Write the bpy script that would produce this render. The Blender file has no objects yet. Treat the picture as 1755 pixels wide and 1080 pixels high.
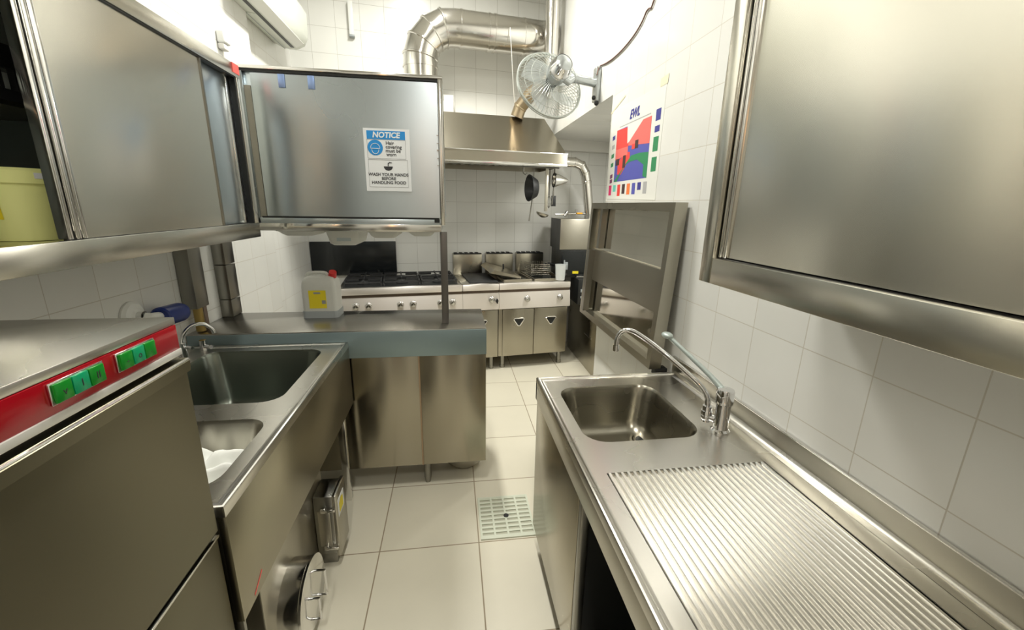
import bpy, bmesh, math, random
from math import sin, cos, pi, radians as R_
from mathutils import Vector, Matrix
random.seed(7)
S = bpy.context.scene
COL = S.collection

# ---------------- camera, world, lights, exposure ----------------
cam = bpy.data.cameras.new('camera'); camo = bpy.data.objects.new('camera', cam); COL.objects.link(camo)
cam.sensor_width = 36; cam.lens = 716.553 / 1755 * 36; cam.clip_start = .02
pit, yaw, rol = -0.257203347, -0.142898586, 0.0172832785
B_ = Matrix(((1,0,0),(0,0,-1),(0,1,0)))
camo.matrix_world = Matrix.Translation((0,0,1.55)) @ (Matrix.Rotation(yaw,3,'Z') @ Matrix.Rotation(pit,3,'X') @ B_ @ Matrix.Rotation(rol,3,'Z')).to_4x4()
S.camera = camo
w = bpy.data.worlds.new('world'); S.world = w; w.use_nodes = True
w.node_tree.nodes['Background'].inputs[0].default_value = (.8,.85,.9,1); w.node_tree.nodes['Background'].inputs[1].default_value = .3
S.view_settings.view_transform = 'Standard'; S.view_settings.look = 'None'; S.view_settings.gamma = 1
S.view_settings.use_curve_mapping = False; S.view_settings.exposure = 0.38
CEIL = 3.72
LAMPS = [(-.1, 1.45, 20), (-.1, 3.0, 50), (-.1, -1.1, 20)]
for k,(x,y,p) in enumerate(LAMPS):
    l = bpy.data.lights.new('ceiling_tube', 'AREA'); l.shape = 'RECTANGLE'; l.size = .6; l.size_y = .14; l.energy = p; l.spread = R_(165)
    l.color = (1,.98,.905)
    lo = bpy.data.objects.new('ceiling_tube_light', l); COL.objects.link(lo); lo.location = (x, y, CEIL-.075)
    lo.rotation_euler = (0,0,pi/2)
l = bpy.data.lights.new('recess_fill', 'AREA'); l.size = .25; l.energy = 9; l.color = (1,.98,.905)  # added fill light that brightens the tiles in the recess
lo = bpy.data.objects.new('recess_fill_light', l); COL.objects.link(lo); lo.location = (1.38, 3.3, 2.165)

# ---------------- materials ----------------
MATS = {}
def nd(nt, t, **kw):
    n = nt.nodes.new(t)
    for k,v in kw.items():
        if k in n.inputs: n.inputs[k].default_value = v
        else: setattr(n, k, v)
    return n
def base(name, col, rough=.5, metal=0., **kw):
    m = bpy.data.materials.new(name); m.use_nodes = True
    b = m.node_tree.nodes['Principled BSDF']
    b.inputs['Base Color'].default_value = (*col,1); b.inputs['Roughness'].default_value = rough; b.inputs['Metallic'].default_value = metal
    for k,v in kw.items(): b.inputs[k].default_value = v
    MATS[name] = m
    return m, m.node_tree, b
def plain(name, col, rough=.5, metal=0., noise=.06, scale=8, **kw):
    m, nt, b = base(name, col, rough, metal, **kw)
    tc = nd(nt,'ShaderNodeTexCoord'); n = nd(nt,'ShaderNodeTexNoise', Scale=scale, Detail=4.)
    nt.links.new(tc.outputs['Object'], n.inputs['Vector'])
    mr = nd(nt,'ShaderNodeMapRange'); mr.inputs['To Min'].default_value = max(0,rough-noise); mr.inputs['To Max'].default_value = min(1,rough+noise)
    nt.links.new(n.outputs['Fac'], mr.inputs['Value']); nt.links.new(mr.outputs[0], b.inputs['Roughness'])
    return m
def steel(name, col=(.6,.58,.53), rough=.28, brush=(1,1,60), strength=.0, smear=.015, aniso=.75, T=(0,.12,1)):
    m, nt, b = base(name, col, rough, 1.)
    tc = nd(nt,'ShaderNodeTexCoord'); mp = nd(nt,'ShaderNodeMapping'); mp.inputs['Scale'].default_value = brush
    n = nd(nt,'ShaderNodeTexNoise', Scale=2.5, Detail=1.); nt.links.new(tc.outputs['Object'], mp.inputs[0]); nt.links.new(mp.outputs[0], n.inputs['Vector'])
    n2 = nd(nt,'ShaderNodeTexNoise', Scale=2.2, Detail=3., Roughness=.5); nt.links.new(tc.outputs['Object'], n2.inputs['Vector'])
    mr = nd(nt,'ShaderNodeMapRange'); mr.inputs['From Min'].default_value=.3; mr.inputs['From Max'].default_value=.7
    mr.inputs['To Min'].default_value = max(.04,rough-smear*.6); mr.inputs['To Max'].default_value = rough+smear
    nt.links.new(n2.outputs['Fac'], mr.inputs['Value'])
    ad = nd(nt,'ShaderNodeMath', operation='MULTIPLY_ADD'); ad.inputs[1].default_value = strength
    nt.links.new(n.outputs['Fac'], ad.inputs[0]); nt.links.new(mr.outputs[0], ad.inputs[2]); nt.links.new(ad.outputs[0], b.inputs['Roughness'])
    b.inputs['Anisotropic'].default_value = aniso
    tg = nd(nt,'ShaderNodeCombineXYZ'); [setattr(tg.inputs[i],'default_value',T[i]) for i in range(3)]; nt.links.new(tg.outputs[0], b.inputs['Tangent'])
    return m
def tiles(name, col, pitch, grout, gcol, rough, offs=(0,0), vary=.03, axes='XZ', bump=.3):
    m, nt, b = base(name, col, rough)
    tc = nd(nt,'ShaderNodeTexCoord'); sp = nd(nt,'ShaderNodeSeparateXYZ'); cb = nd(nt,'ShaderNodeCombineXYZ')
    nt.links.new(tc.outputs['Object'], sp.inputs[0])
    a1 = nd(nt,'ShaderNodeMath', operation='ADD'); a1.inputs[1].default_value = 20*pitch - offs[0]
    a2 = nd(nt,'ShaderNodeMath', operation='ADD'); a2.inputs[1].default_value = 20*pitch - offs[1]
    nt.links.new(sp.outputs[axes[0]], a1.inputs[0]); nt.links.new(sp.outputs[axes[1]], a2.inputs[0])
    nt.links.new(a1.outputs[0], cb.inputs[0]); nt.links.new(a2.outputs[0], cb.inputs[1])
    br = nd(nt,'ShaderNodeTexBrick'); br.offset = 0; br.squash = 1
    for k,v in (('Scale',1),('Mortar Size',grout),('Mortar Smooth',.2),('Bias',0),('Brick Width',pitch),('Row Height',pitch)): br.inputs[k].default_value = v
    br.inputs['Color1'].default_value = (*[c*(1+vary) for c in col],1); br.inputs['Color2'].default_value = (*[c*(1-vary) for c in col],1); br.inputs['Mortar'].default_value = (*gcol,1)
    nt.links.new(cb.outputs[0], br.inputs['Vector'])
    ns = nd(nt,'ShaderNodeTexNoise', Scale=3.5, Detail=6.); nt.links.new(tc.outputs['Object'], ns.inputs['Vector'])
    mx = nd(nt,'ShaderNodeMix', data_type='RGBA', blend_type='MULTIPLY'); mx.inputs[0].default_value = .12
    nt.links.new(br.outputs['Color'], mx.inputs[6]); nt.links.new(ns.outputs['Fac'], mx.inputs[7]); nt.links.new(mx.outputs[2], b.inputs['Base Color'])
    inv = nd(nt,'ShaderNodeMath', operation='SUBTRACT'); inv.inputs[0].default_value = 1; nt.links.new(br.outputs['Fac'], inv.inputs[1])
    bp = nd(nt,'ShaderNodeBump', Strength=bump, Distance=.002); nt.links.new(inv.outputs[0], bp.inputs['Height']); nt.links.new(bp.outputs[0], b.inputs['Normal'])
    mr = nd(nt,'ShaderNodeMapRange'); mr.inputs['To Min'].default_value = rough; mr.inputs['To Max'].default_value = .8
    nt.links.new(br.outputs['Fac'], mr.inputs['Value']); nt.links.new(mr.outputs[0], b.inputs['Roughness'])
    return m

WALLC = (.80,.80,.765)
tile_back = tiles('tile_back', WALLC, .2035, .0016, (.50,.49,.45), .22, (.0,1.775-.2035*8))
tile_side = tiles('tile_side', WALLC, .2025, .0016, (.60,.57,.50), .22, (.582,.973-.2025*4), axes='YZ')
tile_left = tiles('tile_left', WALLC, .2025, .0016, (.56,.53,.47), .25, (1.47,1.19-.2025*5), axes='YZ')
floor_m = tiles('tile_floor', (.70,.66,.54), .455, .003, (.30,.24,.16), .33, (.097,1.645-.455*3), vary=.02, axes='XY', bump=.15)
plaster = plain('plaster', (.72,.71,.67), .8)
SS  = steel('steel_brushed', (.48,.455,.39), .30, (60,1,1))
SSv = steel('steel_vertical', (.42,.385,.305), .25, (40,40,1.2))
SSc = steel('steel_cabinet', (.70,.675,.60), .21, (1,3,60), aniso=.8)
SSb = steel('steel_cool', (.57,.635,.675), .28, (1,1,60))
SSt = steel('steel_top', (.66,.64,.59), .27, (50,1,1))
SSk = steel('steel_bowl_reflection', (.22,.24,.21), .30, (60,1,1))  # far bowl steel, darkened to carry its dark reflections
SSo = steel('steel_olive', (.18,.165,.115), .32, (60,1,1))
SSd = steel('steel_dark', (.30,.29,.26), .30, (1,1,40))
SSp = steel('steel_polished', (.78,.77,.74), .09, (30,30,1), strength=.05, smear=.06)
film = plain('film_blue', (.27,.35,.37), .32, .55)
chrome = plain('chrome', (.75,.75,.76), .07, 1., noise=.02)
duct_m = steel('duct_steel', (.74,.72,.68), .16, (20,20,20), smear=.1)
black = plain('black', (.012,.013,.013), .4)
blackg = plain('black_gloss', (.010,.012,.013), .18)
iron = plain('cast_iron', (.02,.021,.022), .5)
rubber = plain('rubber', (.02,.02,.02), .7)
inner = plain('cabinet_inside_unlit', (.10,.125,.12), .35)  # steel interior; its unlit darkness is put into this colour
white_pl = plain('white_plastic', (.80,.81,.78), .35)
ac_m = plain('ac_plastic', (.72,.75,.68), .35)
grey_pl = plain('grey_plastic', (.33,.36,.37), .4)
red_m = plain('red_panel', (.36,.002,.010), .14)
redp = plain('red_plastic', (.6,.02,.02), .35)
pinkred = plain('red_sticker', (.85,.12,.10), .5)
green1 = plain('green_button', (.0,.26,.015), .25)
green2 = plain('teal_button', (.0,.36,.15), .25)
bucket_m = plain('bucket_yellow', (.86,.89,.36), .4)
yellow = plain('yellow_label', (.80,.66,.02), .5)
brass = plain('brass', (.42,.30,.10), .4, .7)
bluep = plain('blue_plastic', (.01,.03,.20), .35)
paper = plain('paper', (.80,.82,.83), .6)
sheet_m = plain('poster_paper', (.78,.78,.73), .45)
sign_blue = plain('sign_blue', (.02,.27,.66), .5)
ink = plain('ink', (.03,.03,.035), .6)
inkg = plain('ink_grey', (.30,.30,.31), .6)
tape = plain('tape', (.78,.72,.52), .5)
cloth_m = plain('cloth', (.80,.81,.77), .95)
grate_m = plain('grate_plastic', (.60,.63,.52), .45)
knob_m = plain('knob', (.55,.54,.52), .18, 1.)
trans_m, nt_, b_ = base('translucent_plastic', (.78,.79,.74), .4); b_.inputs['Transmission Weight'].default_value = .25
clear_m, nt_, b_ = base('clear_plastic', (.85,.88,.87), .15); b_.inputs['Alpha'].default_value = .35
blade_m, nt_, b_ = base('fan_blade', (.62,.66,.66), .25); b_.inputs['Alpha'].default_value = .7
bulb_m, nt_, b_ = base('warm_bulb', (1,.6,.25), .4); b_.inputs['Emission Color'].default_value=(1,.42,.12,1); b_.inputs['Emission Strength'].default_value=40
tube_m, nt_, b_ = base('tube_diffuser', (.9,.9,.88), .4); b_.inputs['Emission Color'].default_value=(1,.98,.93,1); b_.inputs['Emission Strength'].default_value=2
P = {n: plain('print_'+n, c, .5) for n,c in dict(red=(.80,.06,.05), salmon=(.83,.16,.14), blue=(.09,.10,.42), green=(.03,.25,.10), navy=(.05,.05,.28), orange=(.85,.20,.05), grey=(.42,.42,.42), dark=(.06,.03,.03), teal=(.15,.6,.5), magenta=(.7,.02,.15), purple=(.2,.04,.12), pale=(.75,.70,.66)).items()}

# ---------------- mesh helpers ----------------
class M:
    def __init__(s): s.bm = bmesh.new()
    def box(s, x0,x1,y0,y1,z0,z1, bev=0., seg=2):
        r = bmesh.ops.create_cube(s.bm, size=1)
        vs = r['verts']
        for v in vs: v.co = Vector(((x0+x1)/2+v.co.x*(x1-x0), (y0+y1)/2+v.co.y*(y1-y0), (z0+z1)/2+v.co.z*(z1-z0)))
        if bev:
            es = list({e for v in vs for e in v.link_edges})
            bmesh.ops.bevel(s.bm, geom=es, offset=bev, segments=seg, profile=.5, affect='EDGES')
        return s
    def loft(s, loops, cap0=True, cap1=True, closed=True):
        L = [[s.bm.verts.new(p) for p in lp] for lp in loops]
        n = len(L[0])
        for a,b in zip(L, L[1:]):
            for i in range(n if closed else n-1):
                j = (i+1)%n
                try: s.bm.faces.new((a[i],a[j],b[j],b[i]))
                except ValueError: pass
        if cap0: s.bm.faces.new(L[0][::-1])
        if cap1: s.bm.faces.new(L[-1])
        return s
    def ring(s, c, d, r, n, up=None):
        d = Vector(d).normalized(); a = Vector(up) if up is not None else (Vector((0,0,1)) if abs(d.z)<.9 else Vector((1,0,0)))
        u = d.cross(a).normalized(); v = d.cross(u).normalized()
        return [Vector(c)+u*r*cos(2*pi*k/n)+v*r*sin(2*pi*k/n) for k in range(n)]
    def cyl(s, p0, p1, r0, r1=None, n=24, caps=True):
        r1 = r0 if r1 is None else r1; d = Vector(p1)-Vector(p0)
        return s.loft([s.ring(p0,d,r0,n), s.ring(p1,d,r1,n)], caps, caps)
    def tube(s, pts, r, n=12, smooth=0, caps=True, radii=None, closed=False):
        P_ = [Vector(p) for p in pts]
        if smooth:
            Q=[]; m_=len(P_); rr=[]
            for i in range(m_-1 if not closed else m_):
                g = lambda k: P_[k%m_] if closed else P_[min(max(k,0),m_-1)]
                p0,p1,p2,p3 = g(i-1),g(i),g(i+1),g(i+2)
                for k in range(smooth):
                    t=k/smooth
                    Q.append(.5*((2*p1)+(-p0+p2)*t+(2*p0-5*p1+4*p2-p3)*t*t+(-p0+3*p1-3*p2+p3)*t**3))
                    if radii: rr.append(radii[i]*(1-t)+radii[min(i+1,m_-1)]*t)
            if not closed: Q.append(P_[-1]); rr.append(radii[-1] if radii else 0)
            P_ = Q; radii = rr if radii else None
        N=len(P_); loops=[]; prev=None
        for i,p in enumerate(P_):
            if closed: d=(P_[(i+1)%N]-P_[i-1])
            else: d=(P_[min(i+1,N-1)]-P_[max(i-1,0)])
            d.normalize()
            if prev is None:
                a = Vector((0,0,1)) if abs(d.z)<.9 else Vector((1,0,0)); u=d.cross(a).normalized()
            else: u=(prev-d*prev.dot(d)).normalized()
            prev=u; v=d.cross(u); rad = radii[i] if radii else r
            loops.append([p+u*rad*cos(2*pi*k/n)+v*rad*sin(2*pi*k/n) for k in range(n)])
        if closed:
            loops.append(loops[0]); return s.loft(loops,False,False)
        return s.loft(loops,caps,caps)
    def lathe(s, prof, c, axis=(0,0,1), n=32, cap0=False, cap1=False):
        ax=Vector(axis).normalized(); c=Vector(c)
        return s.loft([s.ring(c+ax*z, ax, max(r,1e-4), n) for r,z in prof], cap0, cap1)
    def poly(s, pts, thick=None):
        vs=[s.bm.verts.new(p) for p in pts]; f=s.bm.faces.new(vs)
        if thick is not None:
            r=bmesh.ops.extrude_face_region(s.bm, geom=[f])
            for v in [g for g in r['geom'] if isinstance(g,bmesh.types.BMVert)]: v.co += Vector(thick)
        return s
    def grid(s, fn, nu, nv):
        V=[[s.bm.verts.new(fn(i/nu,j/nv)) for j in range(nv+1)] for i in range(nu+1)]
        for i in range(nu):
            for j in range(nv): s.bm.faces.new((V[i][j],V[i+1][j],V[i+1][j+1],V[i][j+1]))
        return s
    def sphere(s, c, r, sc=(1,1,1), n=20):
        q=bmesh.ops.create_uvsphere(s.bm,u_segments=n,v_segments=n//2,radius=r)
        for v in q['verts']: v.co=Vector(c)+Vector((v.co.x*sc[0],v.co.y*sc[1],v.co.z*sc[2]))
        return s
    def xf(s, mat):
        s.bm.transform(mat); return s

MW = {}
def thing(name, label, cat, loc=(0,0,0), rz=0, group=None):
    o = bpy.data.objects.new(name, None); COL.objects.link(o); o.empty_display_size=.05
    o.location=loc; o.rotation_euler=(0,0,rz); o['label']=label; o['category']=cat
    if group: o['group']=group
    MW[o.name] = Matrix.Translation(loc) @ Matrix.Rotation(rz,4,'Z')
    return o
def obj(name, m, mat, parent=None, label=None, local=False, sharp=.6):
    """world-coordinate mesh -> one object; verts are moved into the root's frame"""
    me = bpy.data.meshes.new(name); bm = m.bm
    W = MW[parent.name] if parent else Matrix.Identity(4)
    if not local and parent: bm.transform(W.inverted())
    bmesh.ops.recalc_face_normals(bm, faces=bm.faces[:])
    for f in bm.faces: f.smooth=True
    for e in bm.edges:
        if len(e.link_faces)!=2 or e.calc_face_angle(0)>sharp: e.smooth=False
    bm.to_mesh(me); bm.free(); me.materials.append(mat)
    o = bpy.data.objects.new(name, me); COL.objects.link(o)
    if parent: o.parent=parent
    MW[o.name]=W
    if label: o['label']=label
    return o
def single(name, m, mat, label, cat, group=None, sharp=.6):
    """a thing that is one mesh, origin at its base centre"""
    bm=m.bm; xs=[v.co for v in bm.verts]
    c=Vector(((min(v.x for v in xs)+max(v.x for v in xs))/2,(min(v.y for v in xs)+max(v.y for v in xs))/2,min(v.z for v in xs)))
    bm.transform(Matrix.Translation(-c)); o=obj(name,m,mat,sharp=sharp); o.location=c; MW[o.name]=Matrix.Translation(c)
    o['label']=label; o['category']=cat
    if group: o['group']=group
    return o
def struct(name, m, mat, loc=None, rz=0):
    if loc is not None:
        W=Matrix.Translation(loc)@Matrix.Rotation(rz,4,'Z')
    o=obj(name,m,mat)
    if loc is not None: o.location=loc; o.rotation_euler=(0,0,rz)
    o['kind']='structure'; return o
def dup(root, loc, rz=None, label=None):
    r=root.copy(); COL.objects.link(r); r.location=loc
    if rz is not None: r.rotation_euler=(0,0,rz)
    if label: r['label']=label
    for ch in list(root.children):
        c=ch.copy(); COL.objects.link(c); c.parent=r
        for g in ch.children:
            d=g.copy(); COL.objects.link(d); d.parent=c
    return r
def text_mesh(txt, size, depth=.0006, shear=0., bold=0.):
    cu=bpy.data.curves.new('t','FONT'); cu.body=txt; cu.size=size; cu.extrude=depth; cu.shear=shear; cu.offset=bold
    cu.align_x='CENTER'; cu.align_y='CENTER'; cu.resolution_u=3
    o=bpy.data.objects.new('t',cu); COL.objects.link(o)
    dg=bpy.context.evaluated_depsgraph_get(); me=bpy.data.meshes.new_from_object(o.evaluated_get(dg))
    m=M(); m.bm.from_mesh(me); bpy.data.objects.remove(o); bpy.data.curves.remove(cu); bpy.data.meshes.remove(me)
    return m
def frame_mat(origin, xdir, ydir):
    x=Vector(xdir).normalized(); y=Vector(ydir).normalized(); z=x.cross(y)
    m=Matrix((x,y,z)).transposed().to_4x4(); m.translation=Vector(origin); return m
def text_on(txt,size,origin,xdir,ydir,**k): return text_mesh(txt,size,**k).xf(frame_mat(origin,xdir,ydir))

def rrect(x0,x1,y0,y1,r,z,n=6):
    out=[]
    for cx,cy,a0 in ((x1-r,y1-r,0),(x0+r,y1-r,90),(x0+r,y0+r,180),(x1-r,y0+r,270)):
        for k in range(n+1):
            a=R_(a0+90*k/n); out.append((cx+r*cos(a),cy+r*sin(a),z))
    return out
def cell(m, cx, hole, z):
    """flat cell cx=(x0,x1,y0,y1) with a rounded rectangular hole"""
    n=6; out=[]
    x0,x1,y0,y1=cx; h=rrect(*hole,z,n)
    def clampout(p,i):
        q=i//(n+1); k=i%(n+1)
        c=[(x1,y1),(x0,y1),(x0,y0),(x1,y0)][q]
        hx0,hx1,hy0,hy1,r=hole
        # project: first half of the arc to one side, second half to the other
        if k==n//2: return (*c,z)
        px,py=p[0],p[1]
        if q==0: return (x1,py,z) if k<n/2 else (px,y1,z)
        if q==1: return (px,y1,z) if k<n/2 else (x0,py,z)
        if q==2: return (x0,py,z) if k<n/2 else (px,y0,z)
        return (px,y0,z) if k<n/2 else (x1,py,z)
    o=[clampout(p,i) for i,p in enumerate(h)]
    m.loft([o,h],False,False)
def bowl(x0,x1,y0,y1,r,z,depth,taper=.02):
    loops=[rrect(x0,x1,y0,y1,r,z), rrect(x0+.003,x1-.003,y0+.003,y1-.003,r,z-.004)]
    for t in (0,.25,.5,.75,1):
        i=.006+taper*t; loops.append(rrect(x0+i,x1-i,y0+i,y1-i,r,z-.012-(depth-.06)*t))
    for a in (20,40,60,80,90):
        q=.045*(1-cos(R_(a))); i=.006+taper+q; rr=max(.01,r-q*.6)
        loops.append(rrect(x0+i,x1-i,y0+i,y1-i,rr,z-.012-(depth-.06)-.045*sin(R_(a))))
    m=M(); m.loft(loops,False,True); return m

# ---------------- room ----------------
XR, XL = .97, -1.27
A7 = R_(7.5); B0 = Vector((.05,4.40,0))
def bw(x,y,z=0):  # back-wall frame -> world
    return Vector((B0.x+x*cos(A7)-y*sin(A7), B0.y+x*sin(A7)+y*cos(A7), z))
struct('floor', M().box(-2.2,2.2,-2.4,5.2,-.05,0), floor_m)
struct('ceiling', M().box(-2.2,2.2,-2.4,5.2,CEIL,CEIL+.05), plaster)
struct('wall_back', M().box(-2.0,2.1,0,.12,0,CEIL), tile_back, tuple(B0), A7)
struct('wall_right', M().box(XR,XR+.9,-2.4,2.65,0,CEIL), tile_side)
struct('wall_right_upper', M().box(XR,XR+.9,2.65,4.62,2.20,CEIL), tile_side)
struct('wall_recess', M().box(1.75,1.87,2.65,4.75,0,2.20), tile_side)
struct('wall_left', M().box(XL-.15,XL,-2.4,3.26,0,CEIL), tile_left)
struct('wall_left_rear', M().box(XL-.25,XL-.065,3.26,4.5,0,CEIL), tile_left)
struct('wall_behind', M().box(-2.2,2.2,-2.5,-2.38,0,CEIL), plaster)
mm=M().box(-1.0,.82,-.10,-.0,2.10,2.195); 
struct('trim_1', M().box(.93,1.75,-.10,.0,2.10,2.20), plaster, tuple(B0), A7)
# doorway in the wall behind the camera
struct('door_1', M().box(-.55,.35,-2.38,-2.34,0,2.05), plain('door_paint',(.16,.14,.11),.5))

# ceiling lamps and a bare warm bulb, above and behind the view
for k,(x,y,p) in enumerate(LAMPS[:3]):
    t=thing('ceiling_light','long white ceiling light fitting over the '+('sink aisle','counter','floor behind the camera')[k],'light',(x,y,CEIL))
    obj('housing', M().box(x-.10,x+.10,y-.40,y+.40,CEIL-.05,CEIL,.005), white_pl, t)
    obj('diffuser', M().box(x-.07,x+.07,y-.38,y+.38,CEIL-.065,CEIL-.05,.004), tube_m, t)
t=thing('recess_fill_housing','small square fill light added under the recess soffit','light',(1.38,3.3,2.2))  # housing made up for the added fill light
obj('housing', M().box(1.25,1.51,3.17,3.43,2.172,2.2,.004), white_pl, t)
t=thing('hanging_bulb','warm bare bulb hanging on a cord','lamp',(-.2,-1.0,CEIL))
obj('cord', M().cyl((-.2,-1.0,2.14),(-.2,-1.0,CEIL),.003,n=8), black, t)
obj('socket', M().cyl((-.2,-1.0,2.10),(-.2,-1.0,2.15),.018), black, t)
obj('bulb', M().sphere((-.2,-1.0,2.07),.032), bulb_m, t)

# ---------------- right counter with sink and drainboard ----------------
ZR=.84
t=thing('sink_counter','stainless sink counter with ribbed drainboard along the right wall','sink',(.65,.7,0))
Y0,Y1,X0,X1=-.35,1.61,.34,XR-.004
m=M()
BX=(.405,.80,1.105,1.515,.075)
cell(m,(X0+.028,X1-.004,1.03,Y1-.028),BX,ZR)
# flat strips round the drainboard
DX0,DX1,DY0,DY1=.408,.888,-.2,.955
m.box(X0+.028,DX0,DY0,1.03,ZR-.002,ZR); m.box(DX1,X1-.004,DY0,1.03,ZR-.002,ZR); m.box(DX0,DX1,DY1,1.03,ZR-.002,ZR); m.box(X0+.028,X1-.022,Y0+.028,DY0,ZR-.002,ZR)
obj('worktop',m,SSt,t)
# raised bead round the top
def rim(x0,x1,y0,y1,z,back=None):
    m=M(); L=[]
    for ins,dz in ((0,-.02),(0,.004),(.002,.008),(.006,.0095),(.012,.008),(.017,.004),(.022,.001),(.029,0)):
        L.append([(x0+ins,y0+ins,z+dz),(x1-ins,y0+ins,z+dz),(x1-ins,y1-ins,z+dz),(x0+ins,y1-ins,z+dz)])
    return m.loft(L,False,False)
obj('rim',rim(X0,X1+.022,Y0,Y1,ZR),SSt,t)
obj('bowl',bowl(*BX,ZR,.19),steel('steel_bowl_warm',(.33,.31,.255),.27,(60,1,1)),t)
d=obj('drain',M().lathe([(.001,.004),(.028,.004),(.034,.001),(.036,.006),(.040,.006),(.042,.0)],(.735,1.40,ZR-.193)),chrome,t)
obj('drain_hole',M().cyl((.735,1.40,ZR-.189),(.735,1.40,ZR-.1855),.026),black,d)
# ribs
m=M(); nr=27; pw=(DX1-DX0)/nr
def rib_profile():
    pts=[]
    for i in range(nr):
        x=DX0+i*pw
        for q,zz in ((0,-.008),(.10,-.008),(.20,-.002),(.32,.0006),(.68,.0006),(.80,-.002),(.90,-.008)): pts.append((x+q*pw,zz))
    pts.append((DX1,-.004)); return pts
pr=rib_profile()
m.loft([[(x,DY1,ZR+zz) for x,zz in pr],[(x,DY1-.03,ZR+zz-.001) for x,zz in pr],[(x,DY0,ZR+zz-.003) for x,zz in pr]],False,False,closed=False)
m.loft([[(x,DY1,ZR) for x,zz in pr],[(x,DY1,ZR+zz) for x,zz in pr]],False,False,closed=False)
obj('drainboard',m,steel('steel_ribs',(.86,.84,.79),.24,(1,50,1),T=(1,.05,.1)),t,sharp=.5)
obj('apron',M().box(X0,X0+.02,Y0,Y1,ZR-.088,ZR-.0195,.0006).box(X0,X1,Y1-.02,Y1,ZR-.088,ZR-.01,.002),SS,t)
obj('backsplash',M().box(X1-.005,X1+.002,Y0,Y1+.02,ZR-.02,.912,.001),SS,t)
obj('splash_lip',M().box(X1-.009,X1+.002,Y0,Y1+.02,.912,.916,.001),SSp,t)
obj('cove',M().loft([[(X1-.0055,y,ZR+.016),(X1-.0065,y,ZR+.012),(X1-.009,y,ZR+.007),(X1-.013,y,ZR+.004),(X1-.020,y,ZR+.002),(X1-.030,y,ZR+.0006)] for y in (Y0,Y1)],False,False,closed=False),SSt,t)
obj('side_panel',M().box(X0+.015,X1-.03,Y1-.035,Y1-.012,.125,ZR-.02,.002),SSv,t)
obj('cupboard_door',M().box(X0+.004,X0+.024,.985,Y1-.012,.125,ZR-.09,.002),SSv,t)
obj('door_edge',M().box(X0+.005,X0+.03,.955,.98,.125,ZR-.09,.002),SSd,t)
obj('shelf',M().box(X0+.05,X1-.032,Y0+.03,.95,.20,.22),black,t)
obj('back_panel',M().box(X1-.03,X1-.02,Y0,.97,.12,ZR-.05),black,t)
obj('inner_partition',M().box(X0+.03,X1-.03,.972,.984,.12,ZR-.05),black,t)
for x,y in ((X0+.06,Y1-.07),(X1-.07,Y1-.07),(X0+.06,Y0+.07),(X1-.07,Y0+.07)):
    obj('leg',M().cyl((x,y,.0),(x,y,.20),.02),SSd,t)

# faucet on the right sink
t=thing('lever_faucet','chrome mixer faucet with long swan spout and long elbow lever on the right sink','faucet',(.862,1.13,ZR))
obj('body',M().lathe([(.030,0),(.030,.006),(.024,.012),(.022,.05),(.022,.10),(.024,.102)],(.862,1.13,ZR),cap0=True,cap1=True),chrome,t)
obj('cap',M().lathe([(.026,.100),(.027,.104),(.027,.142),(.024,.149),(.001,.152)],(.862,1.13,ZR),cap0=True),chrome,t)
obj('side_arm',M().tube([(.862,1.13,ZR+.035),(.845,1.152,ZR+.035),(.835,1.162,ZR+.037)],.012).sphere((.831,1.166,ZR+.035),.017).cyl((.831,1.166,ZR+.02),(.831,1.166,ZR+.075),.0145).cyl((.831,1.166,ZR+.045),(.831,1.166,ZR+.058),.018),chrome,t)
obj('spout',M().tube([(.831,1.166,ZR+.07),(.829,1.170,ZR+.10),(.818,1.183,ZR+.128),(.79,1.215,ZR+.160),(.72,1.295,ZR+.223),(.667,1.355,ZR+.262),(.637,1.386,ZR+.275),(.612,1.400,ZR+.268),(.600,1.407,ZR+.245),(.597,1.409,ZR+.215)],.0088,14,smooth=6),chrome,t)
obj('aerator',M().cyl((.597,1.409,ZR+.190),(.597,1.409,ZR+.214),.0115),chrome,t)
obj('lever',M().tube([(.862,1.135,ZR+.135),(.845,1.19,ZR+.168),(.80,1.29,ZR+.224),(.775,1.345,ZR+.253)],.006,12,smooth=4,radii=[.012,.0085,.0075,.008]).sphere((.768,1.36,ZR+.261),.021,(.9,1.25,.55)),
    plain('lever_grey',(.42,.48,.46),.35,.3),t)

# ---------------- right wall cabinet ----------------
CX_=.62; CY1=.978; CZ0=1.373; CZ1=2.06; CYN=-.6
t=thing('overhead_cabinet','large stainless wall cabinet with sliding door high on the right wall','cabinet',(.8,.2,CZ0))
obj('carcass',M().box(CX_+.055,XR-.003,CYN,CY1-.002,CZ0+.03,CZ1-.002),SSd,t)
obj('bottom_rail',M().box(CX_,CX_+.055,CYN,CY1-.046,CZ0,CZ0+.062,.0015).box(CX_+.055,XR-.003,CYN,CY1-.046,CZ0,CZ0+.03,.0015),SSc,t)
obj('top_rail',M().box(CX_,CX_+.055,CYN,CY1-.046,CZ1-.05,CZ1,.0015),SSc,t)
obj('corner_stile',M().box(CX_,CX_+.055,CY1-.045,CY1,CZ0,CZ1,.0015),SSc,t)
obj('side_panel',M().box(CX_+.0551,XR-.003,CY1-.002,CY1,CZ0,CZ1),SSc,t)
obj('track_gap',M().box(CX_+.02,CX_+.05,CY1-.052,CY1-.046,CZ0+.062,CZ1-.05),black,t)
obj('door_profile',M().box(CX_+.010,CX_+.028,CY1-.060,CY1-.052,CZ0+.064,CZ1-.052,.002).box(CX_+.014,CX_+.028,CY1-.068,CY1-.062,CZ0+.064,CZ1-.052,.001).box(CX_+.010,CX_+.028,CY1-.077,CY1-.070,CZ0+.064,CZ1-.052,.002),SSp,t)
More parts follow.
